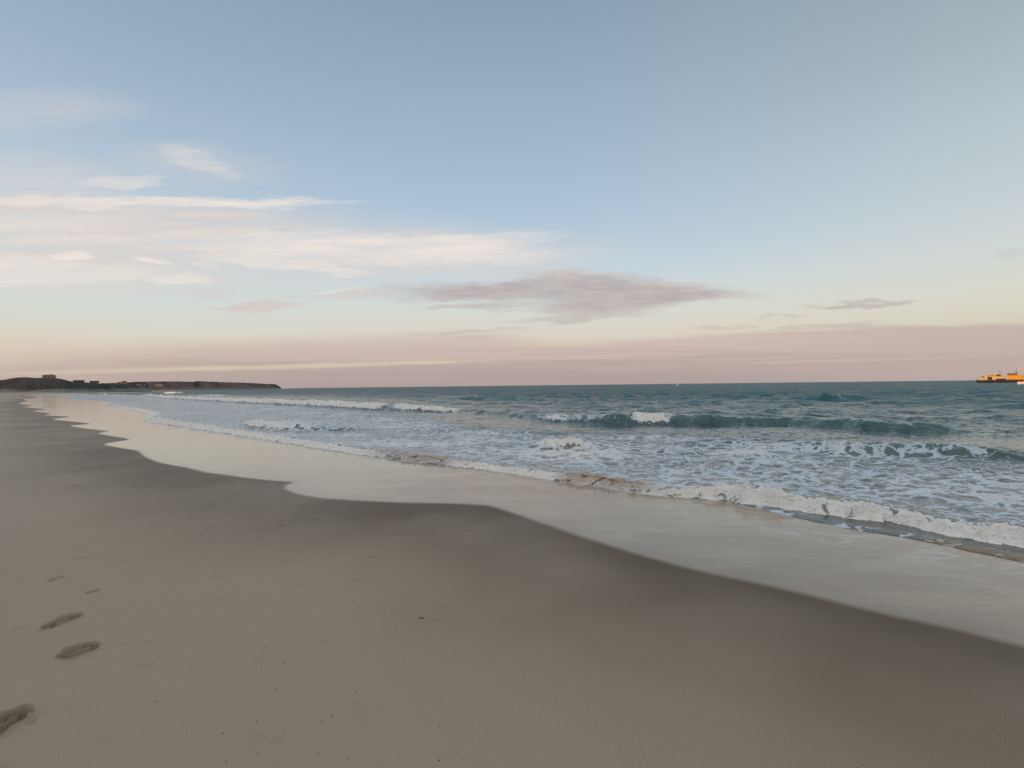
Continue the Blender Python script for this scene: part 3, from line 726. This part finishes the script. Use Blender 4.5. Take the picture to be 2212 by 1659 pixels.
def scrub_ground(name, veg, veg2, sandc, sand_lo, sand_hi, zmax):
    m = bpy.data.materials.new(name); m.use_nodes = True; g = G(m.node_tree); b = m.node_tree.nodes['Principled BSDF']
    P = g.pos(); s = m.node_tree.nodes.new('ShaderNodeSeparateXYZ'); m.node_tree.links.new(P, s.inputs[0]); z = s.outputs[2]
    n = g.noise(P, .16, 5, .65); n2 = g.noise(P, .03, 4, .6); n3 = g.noise(P, .9, 3, .6)
    c = g.mix(g.smooth(n, .38, .62), veg, veg2)
    c = g.vm('SCALE', c, scale=g.linr(n3, .3, .7, .7, 1.25))
    sd = g.smooth(g.add(g.mul(n2, zmax), g.mul(z, -1.0)), sand_lo, sand_hi)
    c = g.mix(sd, c, sandc)
    g.put(b.inputs['Base Color'], c); b.inputs['Roughness'].default_value = .9; b.inputs['Specular IOR Level'].default_value = .1
    m.node_tree.links.new(g.bump(g.mul(n3, 1.0), 1.0, .15), b.inputs['Normal'])
    return m
K = PW / 2560
dune_prof = [(-420 * K, 956, 380), (-200 * K, 953, 400), (-60 * K, 951, 430), (0, 950, 440), (14, 949, 440), (26, 946.5, 440), (45, 944, 440), (66, 943.5, 440), (88, 945, 440), (110, 945, 440), (136, 945.5, 440), (160, 949, 440),
             (176, 953.5, 445), (192, 955, 450), (206, 955, 450), (225, 957.5, 455), (245, 959.5, 470), (262, 960, 490), (290, 960.5, 510), (330, 962, 540), (360, 967, 560), (380, 972, 580)]
dune_prof = [(a * K, b_ * K, c) for a, b_, c in dune_prof]
m_dune = scrub_ground("dune scrub", (.046, .054, .056), (.060, .064, .064), (.16, .18, .17), 1.5, 4.5, 12)
link("dune_hill", terrain("dune_hill", dune_prof, 60, 90, 3, .9, .9), m_dune, kind="structure")
head_prof = [(200, 962, 760), (250, 958.5, 780), (285, 957.5, 800), (320, 956, 820), (350, 954.3, 860), (400, 953.8, 900), (450, 953.8, 980), (485, 954.6, 1030), (493, 952.9, 1040), (512, 953.6, 1080), (560, 955.3, 1150), (610, 956.8, 1230),
             (650, 958.8, 1300), (676, 960.3, 1340), (688, 961, 1350), (694, 964, 1352), (699, 967.5, 1355), (704, 971, 1360)]
head_prof = [(a * K, b_ * K, c) for a, b_, c in head_prof]
m_head = scrub_ground("hazed headland scrub", (.15, .118, .118), (.20, .15, .148), (.24, .21, .17), 2.2, 4.0, 7)  # scrub colours lightened to stand in for distance haze
link("headland", terrain("headland", head_prof, 55, 260, 17, .3, 1.2), m_head, kind="structure")
# unseen ridge added behind the photographer to keep low sun off the beach
bx = np.linspace(-420, 420, 160); by = np.linspace(-95, -24, 40); X, Y = np.meshgrid(bx, by)
prof = np.exp(-((Y + 58) / 17) ** 2)
Z = .5 + prof * (6.0 + .8 * fbm(X / 30, Y / 30, 3, 8)) + .5 * fbm(X / 7, Y / 7, 3, 12) * prof - .4 * (1 - prof)
link("added_shade_ridge", grid_mesh("added_shade_ridge", X - .25 * Y, Y + .0 * X, Z), m_dune, kind="structure")

# scrub clumps on the skylines
pts = []; rads = []
for prof_, n, f0, f1, br in ((dune_prof, 2600, -.75, .05, .9), (head_prof, 2600, -.6, .05, 1.6)):
    S = spline(np.array(prof_, float), 10)
    for k_ in range(n):
        j = rnd.uniform(0, len(S) - 2); i = int(j); a = S[i] + (S[i + 1] - S[i]) * (j - i)
        x, y = at_depth(a[0], a[2]); h = height_at(*a); t_ = rnd.uniform(f0, f1) if rnd.random() < .7 else rnd.uniform(-.08, .02)
        dd = (60 if prof_ is dune_prof else 55); e = 1 - abs(t_)
        f_ = (e ** 1.15) * .45 + .55 * float(sst(np.array(e), 0, .95)); bs = .9 if prof_ is dune_prof else .3
        kk = 1 + dd * t_ / a[2]
        r_ = br * rnd.uniform(.4, 1.0) * (1 if t_ < -.08 else .55)
        zz_ = bs - .6 + (h - bs + .6) * f_
        if zz_ < 3: continue
        pts.append((x * kk, y * kk, zz_ - .1 * r_)); rads.append(r_)
ms = paint("scrub leaves", (.045, .050, .052), .9, .4, .25)
link("scrub_bushes", blobs("scrub_bushes", np.array(pts), np.array(rads), squash=(.45, .8)), ms, kind="stuff")

# ------------------------------------------------------------------ houses on the dune and headland
w_dark = paint("weathered shingle", (.12, .12, .10), .8, .2, .8); w_pale = paint("pale clapboard", (.17, .17, .165), .7, .12, .8); w_white = paint("white clapboard", (.36, .35, .33), .6, .1, .8)
roof_m = paint("roof shingle", (.085, .075, .068), .85, .2, 1.0); glass_m = paint("window glass", (.03, .04, .05), .08, .1, 1); trim_m = paint("house trim", (.25, .24, .23), .6, .1, 1)
def house(Xf, Yb, D, w, h, dep, kind, wall, label, chim=False, nwin=3, roof_h=1.6, sink=1.0, overhang=.35):
    x, y = at_depth(Xf * K, D); z = height_at(Xf * K, Yb * K, D) - sink
    o = empty("house", (x, y, z), math.atan2(-x, y) + rnd.uniform(-.12, .12), label=label, category="house", group="houses above the far beach")
    H = h + sink
    MB().box(0, 0, 0, w, dep, H).build("wall", wall, o)
    if kind == 'flat':
        rf = MB().box(0, 0, H, w + .7, dep + .7, .35).build("roof", roof_m, o)
    elif kind == 'hip':
        rf = MB().box(0, 0, H, w + 2 * overhang, dep + 2 * overhang, roof_h, taper=(.55, .1)).build("roof", roof_m, o)
    else:
        rf = MB().prism([(-w / 2 - overhang, H), (w / 2 + overhang, H), (0, H + roof_h)], -dep / 2 - .3, dep / 2 + .3).build("roof", roof_m, o)
    if chim: MB().box(w * .2, 0, H + roof_h * .2, .8, .8, roof_h * .8 + .7).build("chimney", wall, rf)
    for k_ in range(nwin):
        xx = (-.5 + (k_ + .5) / nwin) * w * .92
        wn_ = MB().box(xx, -dep / 2 - .03, H - 1.95, w / nwin * .55, .06, 1.25).build("window", glass_m, o)
        MB().box(xx, -dep / 2 - .05, H - 2.08, w / nwin * .62, .12, .12).build("sill", trim_m, wn_)
    MB().box(w * .5 - .8, -dep / 2 - .03, .05, .9, .07, 2.05).build("door", trim_m, o)
    return o
house(122.5, 945.5, 446, 9.2, 2.5, 8, 'hip', w_pale, "large boxy house standing alone on the highest dune top", True, 3, .9, 1.4)
house(197, 954.5, 456, 7.6, 1.2, 7, 'flat', w_dark, "low dark green flat-roofed house sunk into the dune crest", False, 3, .5, 1.6)
house(236, 958.5, 462, 6.6, 2.1, 6, 'flat', w_pale, "pale grey house with a wide dark flat roof on the dune shoulder", False, 2, .8, 1.2)
house(303, 958.8, 560, 8.0, 1.2, 7, 'gable', w_pale, "grey cottage left of the peaked roof where dune meets headland", False, 2, .9, 1.6)
house(311, 958, 590, 5.5, 1.6, 6, 'gable', w_pale, "peaked grey cottage poking up where dune meets headland", False, 2, 1.6, 1.4)
house(322, 959.5, 575, 4.5, .9, 6, 'gable', w_dark, "small dark shed roof right of the peaked grey cottage", False, 2, .8, 1.6)
house(396, 964, 850, 12, 1.6, 7, 'gable', w_white, "long low white house in the dark slope of the headland", False, 4, 1.1, 1.0)
house(346, 963, 730, 6, 1.4, 6, 'gable', w_pale, "small grey cottage low on the near end of the headland", False, 2, 1.2, 1.0)
house(563, 967.5, 1125, 8, 1.6, 7, 'gable', w_white, "tiny pale house low in the middle of the headland", False, 3, 1.3, 1.0)
house(612, 958.2, 1230, 5, 1.1, 7, 'gable', w_dark, "tiny dark house on the headland skyline toward its tip", False, 2, 1.0, 1.4)

# ------------------------------------------------------------------ the work barge and its load, at the right edge of the picture
D = 300.0
AZ = math.atan(at_depth(2480 * K, 1.0)[0])
PM = 1173.0 / D / math.cos(AZ)                                   # survey pixels of the full photo per metre out there
X0 = 2438.0
bxy = at_depth(X0 * K, D)
def deck(s_, d_):                                   # s_ metres aft of the bow, d_ metres to the far side of the near edge
    return (bxy[0] + s_ * math.cos(AZ) + (d_ + 6) * math.sin(AZ), bxy[1] - s_ * math.sin(AZ) + (d_ + 6) * math.cos(AZ))
barge = empty("work_barge", (*deck(0, 0), -.1), -AZ, label="long low dark barge carrying orange-lit deckhouse and machines at the right edge of the sea", category="barge")
def bm(Xf): return (Xf - X0) / PM                 # metres along the deck from the bow
m_hull = paint("barge hull", (.007, .005, .009), .7, .3, .6, .06); m_deck = paint("barge deck", (.14, .08, .05), .8, .3, .8, .5)
m_cab = paint("cream deckhouse paint", (.66, .54, .26), .55, .15, .5, .35); m_yel = paint("yellow machine paint", (.70, .42, .03), .45, .1, .6, .15)
m_dk = paint("dark steel", (.03, .022, .02), .5, .2, 1); m_red = paint("red lead paint", (.45, .10, .04), .5, .15, 1); m_pnk = paint("pale crane paint", (.72, .62, .56), .45, .1, .6)
HL = 62.0
MB().prism([(1.6, -.8), (HL - 2, -.8), (HL, 1.35), (HL, 1.62), (0, 1.62), (0, 1.25)], -6, 6).build("hull", m_hull, barge)
MB().box(HL / 2, 0, 1.625, HL - .6, 11.4, .06).build("deck", m_deck, barge)
for k_ in range(5): MB().tube((1 + k_ * 7.5, -5.7, 1.68), (1 + k_ * 7.5, -5.7, 2.1), .16, .16, 8).build("bollard", m_dk, barge)

for k_ in range(9): MB().box(2.5 + k_ * 6.5, -6.16, .25, .9, .3, 1.0).build('fender', m_dk, barge)

# deckhouse
c0 = bm(2465); c1 = bm(2490); w_ = c1 - c0
dh = MB().box((c0 + c1) / 2, -1.2, 1.69, w_, 5.5, 3.45).build("deckhouse", m_cab, barge)
MB().box((c0 + c1) / 2, -1.2, 5.14, w_ + .5, 6.0, .16).build("roof", m_cab, dh)
MB().box(bm(2475), -3.99, 1.75, 2.1, .08, 1.95).build("door", m_dk, dh)
for k_ in range(3): MB().box(c0 + .9 + k_ * 1.2, -3.99, 4.05, .7, .06, .6).build("window", glass_m, dh)
# mooring winch at the bow
MB().box(bm(2456), -2.5, 1.69, 2.4, 2.0, .5).build("winch_bed", m_cab, barge)
wd = MB().tube((bm(2452), -2.5, 2.65), (bm(2461), -2.5, 2.65), .55, .55, 14).tube((bm(2452), -2.5, 2.65), (bm(2452) + .15, -2.5, 2.65), .95, .95, 14).tube((bm(2461) - .15, -2.5, 2.65), (bm(2461), -2.5, 2.65), .95, .95, 14).build("winch_drum", m_cab, barge)
MB().box(bm(2457), -2.5, 3.55, 1.5, 1.2, .75).tube((bm(2454.5), -2.5, 2.2), (bm(2454.5), -2.5, 3.6), .08).tube((bm(2459.5), -2.5, 2.2), (bm(2459.5), -2.5, 3.6), .08).build("winch_control_box", m_red, barge)
mast = MB().tube((bm(2498), 0, 4.6), (bm(2498), 0, 8.2), .10, .06).tube((bm(2503.5), 0, 4.6), (bm(2503.5), 0, 7.6), .08, .05).tube((bm(2496), 0, 7.2), (bm(2500), 0, 7.2), .05)
mast.build("mast", m_dk, barge)
rl = MB()
for k_ in range(14): rl.tube((.6 + k_ * 1.0 * 1.1, 5.5, 1.69), (.6 + k_ * 1.1, 5.5, 2.7), .035, .035, 5)
rl.tube((.6, 5.5, 2.7), (.6 + 13 * 1.1, 5.5, 2.7), .04, .04, 5).tube((.6, 5.5, 2.2), (.6 + 13 * 1.1, 5.5, 2.2), .03, .03, 5)
rl.build("railing", m_dk, barge)
# the sorting machine aft of the deckhouse
mach = empty("excavator", (*deck(bm(2502), -1.5), 1.59), -AZ, label="orange-lit excavator with a red stripe parked on the barge right of the deckhouse", category="excavator")
for s_ in (-1, 1):
    trk = MB()
    trk.prism([(-2.4, .25), (-2.1, 0), (2.1, 0), (2.4, .25), (2.4, .65), (2.1, .9), (-2.1, .9), (-2.4, .65)], s_ * 1.25 - .35, s_ * 1.25 + .35); trk.build("track", m_dk, mach)
MB().box(-.2, 0, .95, 5.2, 2.9, 1.25, taper=(.96, .95)).build("body", m_cab, mach)
MB().box(-.2, -1.47, 2.15, 5.3, .1, .28).build("stripe", m_red, mach)
cb = MB().prism([(-2.6, 2.2), (.2, 2.2), (.6, 2.9), (.1, 3.75), (-2.3, 3.75)], -1.35, .2).build("cab", m_cab, mach)
MB().prism([(-2.2, 2.5), (-.1, 2.5), (.2, 2.9), (-.1, 3.45), (-2.0, 3.45)], -1.40, -1.36).build("window", glass_m, cb)
MB().prism([(.2, 1.6), (.7, 1.4), (2.8, 3.2), (4.6, 2.2), (4.9, 2.6), (2.9, 3.8), (2.2, 3.6)], .3, .75).build("boom", m_cab, mach)
MB().prism([(4.45, 2.5), (4.95, 2.55), (4.6, .6), (4.2, .5)], .32, .72).build("arm", m_dk, mach)
MB().prism([(3.5, .1), (4.7, .2), (4.8, .8), (4.2, .9), (3.7, .6)], .1, .95).build("bucket", m_dk, mach)
# yellow container and the crate of pipes on it
cont = empty("deck_container", (*deck(bm(2520), -1.4), 1.59), -AZ, label="yellow steel container on the barge below the brown pipe stack", category="container")
cw = 9.4
bx_ = MB().box(cw / 2, 0, .05, cw, 2.6, 2.75)
for k_ in range(23): bx_.box(.4 + k_ * .39, -1.34, .25, .16, .08, 2.4)
bx_.build("body", m_yel, cont)
MB().box(cw / 2, -1.36, .02, cw + .05, .1, .2).box(cw / 2, -1.36, 2.68, cw + .05, .1, .17).build("frame", m_red, cont)
pipe = MB()
for r_ in range(3):
    for k_ in range(5): pipe.tube((0, -.8 + k_ * .42, .2 + r_ * .42), (3.9, -.8 + k_ * .42, .2 + r_ * .42), .2, .2, 10)
po = pipe.build("pipe_stack", paint("rusty pipe", (.30, .15, .07), .6, .25, 1, .5))
po.location = (*deck(bm(2520), -1.4), 4.46); po.rotation_euler.z = -AZ
po["label"] = "stack of brown pipes lying on top of the yellow container"; po["category"] = "pipes"
# crane beyond the container, boom reaching up to the left into the picture
cr = empty("crawler_crane", (*deck(bm(2575) + 3, -2.0), 1.59), -AZ, label="pale crane at the barge's far right whose boom leans up to the left", category="crane")
for s_ in (-1, 1): MB().prism([(-3.0, .3), (-2.6, 0), (2.6, 0), (3.0, .3), (3.0, .8), (2.6, 1.1), (-2.6, 1.1), (-3.0, .8)], s_ * 1.6 - .4, s_ * 1.6 + .4).build("track", m_dk, cr)
MB().box(.3, 0, 1.15, 5.8, 3.2, 1.7, taper=(.97, .97)).build("body", m_pnk, cr)
cbn = MB().prism([(-3.4, 1.4), (-1.9, 1.4), (-1.9, 3.5), (-3.1, 3.5), (-3.5, 2.5)], -1.6, -.4).build("cab", m_pnk, cr)
MB().prism([(-3.38, 2.0), (-2.1, 2.0), (-2.1, 3.3), (-3.05, 3.3), (-3.42, 2.5)], -1.65, -1.61).build("window", glass_m, cbn)
tip = (bm(2540) - bm(2575) - 3, 0.0, height_at(2540 * K, 917 * K, D) - 1.59)
ft = (-2.0, 0.0, 2.2)
bo = MB(); sd = Vector(tip) - Vector(ft); up = Vector((sd.z, 0, -sd.x)).normalized() * .45
cor = []
for s_ in (-1, 1):
    for q_ in (-1, 1):
        o_ = up * q_ + Vector((0, s_ * .45, 0)); bo.tube(Vector(ft) + o_ * .6, Vector(tip) + o_ * .8, .15, .13, 6); cor.append(o_)
for k_ in range(14):
    a_ = Vector(ft) + sd * (k_ / 14); b_ = Vector(ft) + sd * ((k_ + 1) / 14); f_ = 1 if k_ % 2 else -1
    for s_ in (-1, 1): bo.tube(a_ + up * f_ * .8 + Vector((0, s_ * .4, 0)), b_ - up * f_ * .8 + Vector((0, s_ * .4, 0)), .07, .07, 5)
bo.build("boom", m_pnk, cr)
MB().tube(tip, (tip[0] - .2, 0, tip[2] - 3.2), .05, .05, 5).build("hoist_line", m_dk, cr)
MB().box(tip[0] - .2, 0, tip[2] - 3.9, .5, .4, .8).build("hook_block", m_dk, cr)

# small white boat in front of the barge
D2 = 172.0; a = at_depth(2560 * K, D2)
boat = empty("motorboat", (a[0], a[1], 0), R(-8), label="small white motorboat on the water below the barge, cut by the right edge", category="boat")
me = bpy.data.meshes.new("hull"); vs_ = []; fs_ = []; n_ = 14
for i in range(n_):
    t_ = i / (n_ - 1); hw = 1.05 * (1 - (1 - min(t_ * 1.8, 1)) ** 2.2) ** .8 + .02; xx = -2.1 + t_ * 5.2; sh_ = .78 - .22 * t_ + .1 * (1 - t_) ** 2
    for yy, zz in ((-hw, sh_), (-hw * .82, .12), (0, -.35), (hw * .82, .12), (hw, sh_), (hw * .86, sh_ - .02), (hw * .8, .25), (-hw * .8, .25), (-hw * .86, sh_ - .02)): vs_.append((xx, yy, zz))
for i in range(n_ - 1):
    for j in range(9): fs_.append((i * 9 + j, i * 9 + (j + 1) % 9, (i + 1) * 9 + (j + 1) % 9, (i + 1) * 9 + j))
fs_.append(tuple(range(9))); fs_.append(tuple((n_ - 1) * 9 + j for j in reversed(range(9))))
me.from_pydata(vs_, [], fs_); me.update()
link("hull", me, paint("boat gelcoat", (.85, .80, .74), .25, .04, 1), boat)
cb = MB().prism([(.1, .4), (1.5, .4), (1.5, 1.5), (.5, 1.5)], -.55, .55).build("cabin", paint("cabin gelcoat", (.82, .74, .66), .3, .04, 1), boat)
MB().prism([(.35, .95), (1.3, .95), (1.3, 1.38), (.55, 1.38)], -.58, -.56).build("window", glass_m, cb)
MB().box(3.2, 0, -.1, .4, .35, 1.15, taper=(.8, .8)).build("outboard_motor", m_dk, boat)

# the small channel buoy on the horizon
D3 = 420.0; a = at_depth(1694 * K, D3)
buoy = empty("buoy", (a[0], a[1], 0), 0, label="tiny white buoy alone near the horizon, right of the middle", category="buoy")
m_bw = paint("buoy white", (.8, .8, .78), .4, .05, 1)
MB().tube((0, 0, -.3), (0, 0, .35), .75, .85, 16).tube((0, 0, .35), (0, 0, .5), .85, .6, 16).build("float", m_bw, buoy)
tw = MB()
for k_ in range(4):
    c_, s_ = math.cos(k_ * math.pi / 2), math.sin(k_ * math.pi / 2); tw.tube((c_ * .5, s_ * .5, .5), (c_ * .18, s_ * .18, 2.3), .06, .05, 6)
tw.build("tower", m_bw, buoy)
MB().tube((0, 0, 2.3), (0, 0, 2.7), .26, .2, 12).build("lantern", m_bw, buoy)

buoy.scale = (.6, .6, .6)

# ------------------------------------------------------------------ small things on the sand
def pebble_mesh(seed, r):
    q = np.random.default_rng(seed); V = ICO * (1 + q.uniform(-.2, .2, (12, 1))) * np.array([1, q.uniform(.6, .9), q.uniform(.4, .6)]) * r
    me = bpy.data.meshes.new("pebble"); me.from_pydata([tuple(v_) for v_ in V], [], [tuple(int(i) for i in f_) for f_ in ICF]); me.update()
    for p_ in me.polygons: p_.use_smooth = True
    return me
m_peb = paint("dark pebble", (.045, .036, .028), .6, .3, 60)
spots = [(709, 1651), (690, 1718), (805, 1727), (862, 1669), (1012, 1690), (642, 1798), (830, 1783), (804, 1797), (848, 1822), (709, 1825), (557, 1828), (566, 1897), (645, 1877), (1052, 1760), (1097, 1804), (795, 1876), (1098, 1890), (1225, 1910),
         (1133, 1828), (890, 1724), (681, 1530), (996, 1539), (780, 1666), (1013, 1645), (1130, 1600), (2145, 1790), (430, 1720), (480, 1690), (390, 1750)]
for k_, (a, b_) in enumerate(spots):
    x, y = gp(a * K, b_ * K, .045); r_ = rnd.uniform(.0024, .0048)
    o = link("pebble", pebble_mesh(k_, r_), m_peb, label="tiny dark pebble lying on the smooth damp foreground sand", category="pebble", group="dark pebbles scattered on the foreground sand")
    o.location = (x, y, 0.045); o.rotation_euler.z = rnd.uniform(0, 6)
x, y = gp(910, 1329, .045)
tw = MB().tube((-.018, 0, .0), (.004, .003, .003), .0025, .003, 6).tube((.004, .003, .003), (.02, 0, .001), .003, .0015, 6).build("twig", m_peb)
tw.location = (x, y, .047); tw["label"] = "short dark twig lying alone on the sand in the middle foreground"; tw["category"] = "twig"
# seat the small things on the sand
dg = bpy.context.evaluated_depsgraph_get()
for o in list(COL.objects):
    if o.name.startswith(("pebble", "twig")):
        hit, loc, _, _ = sand.ray_cast(Vector((o.location.x, o.location.y, 1.0)), Vector((0, 0, -1)))
        if hit: o.location.z = loc.z + .001
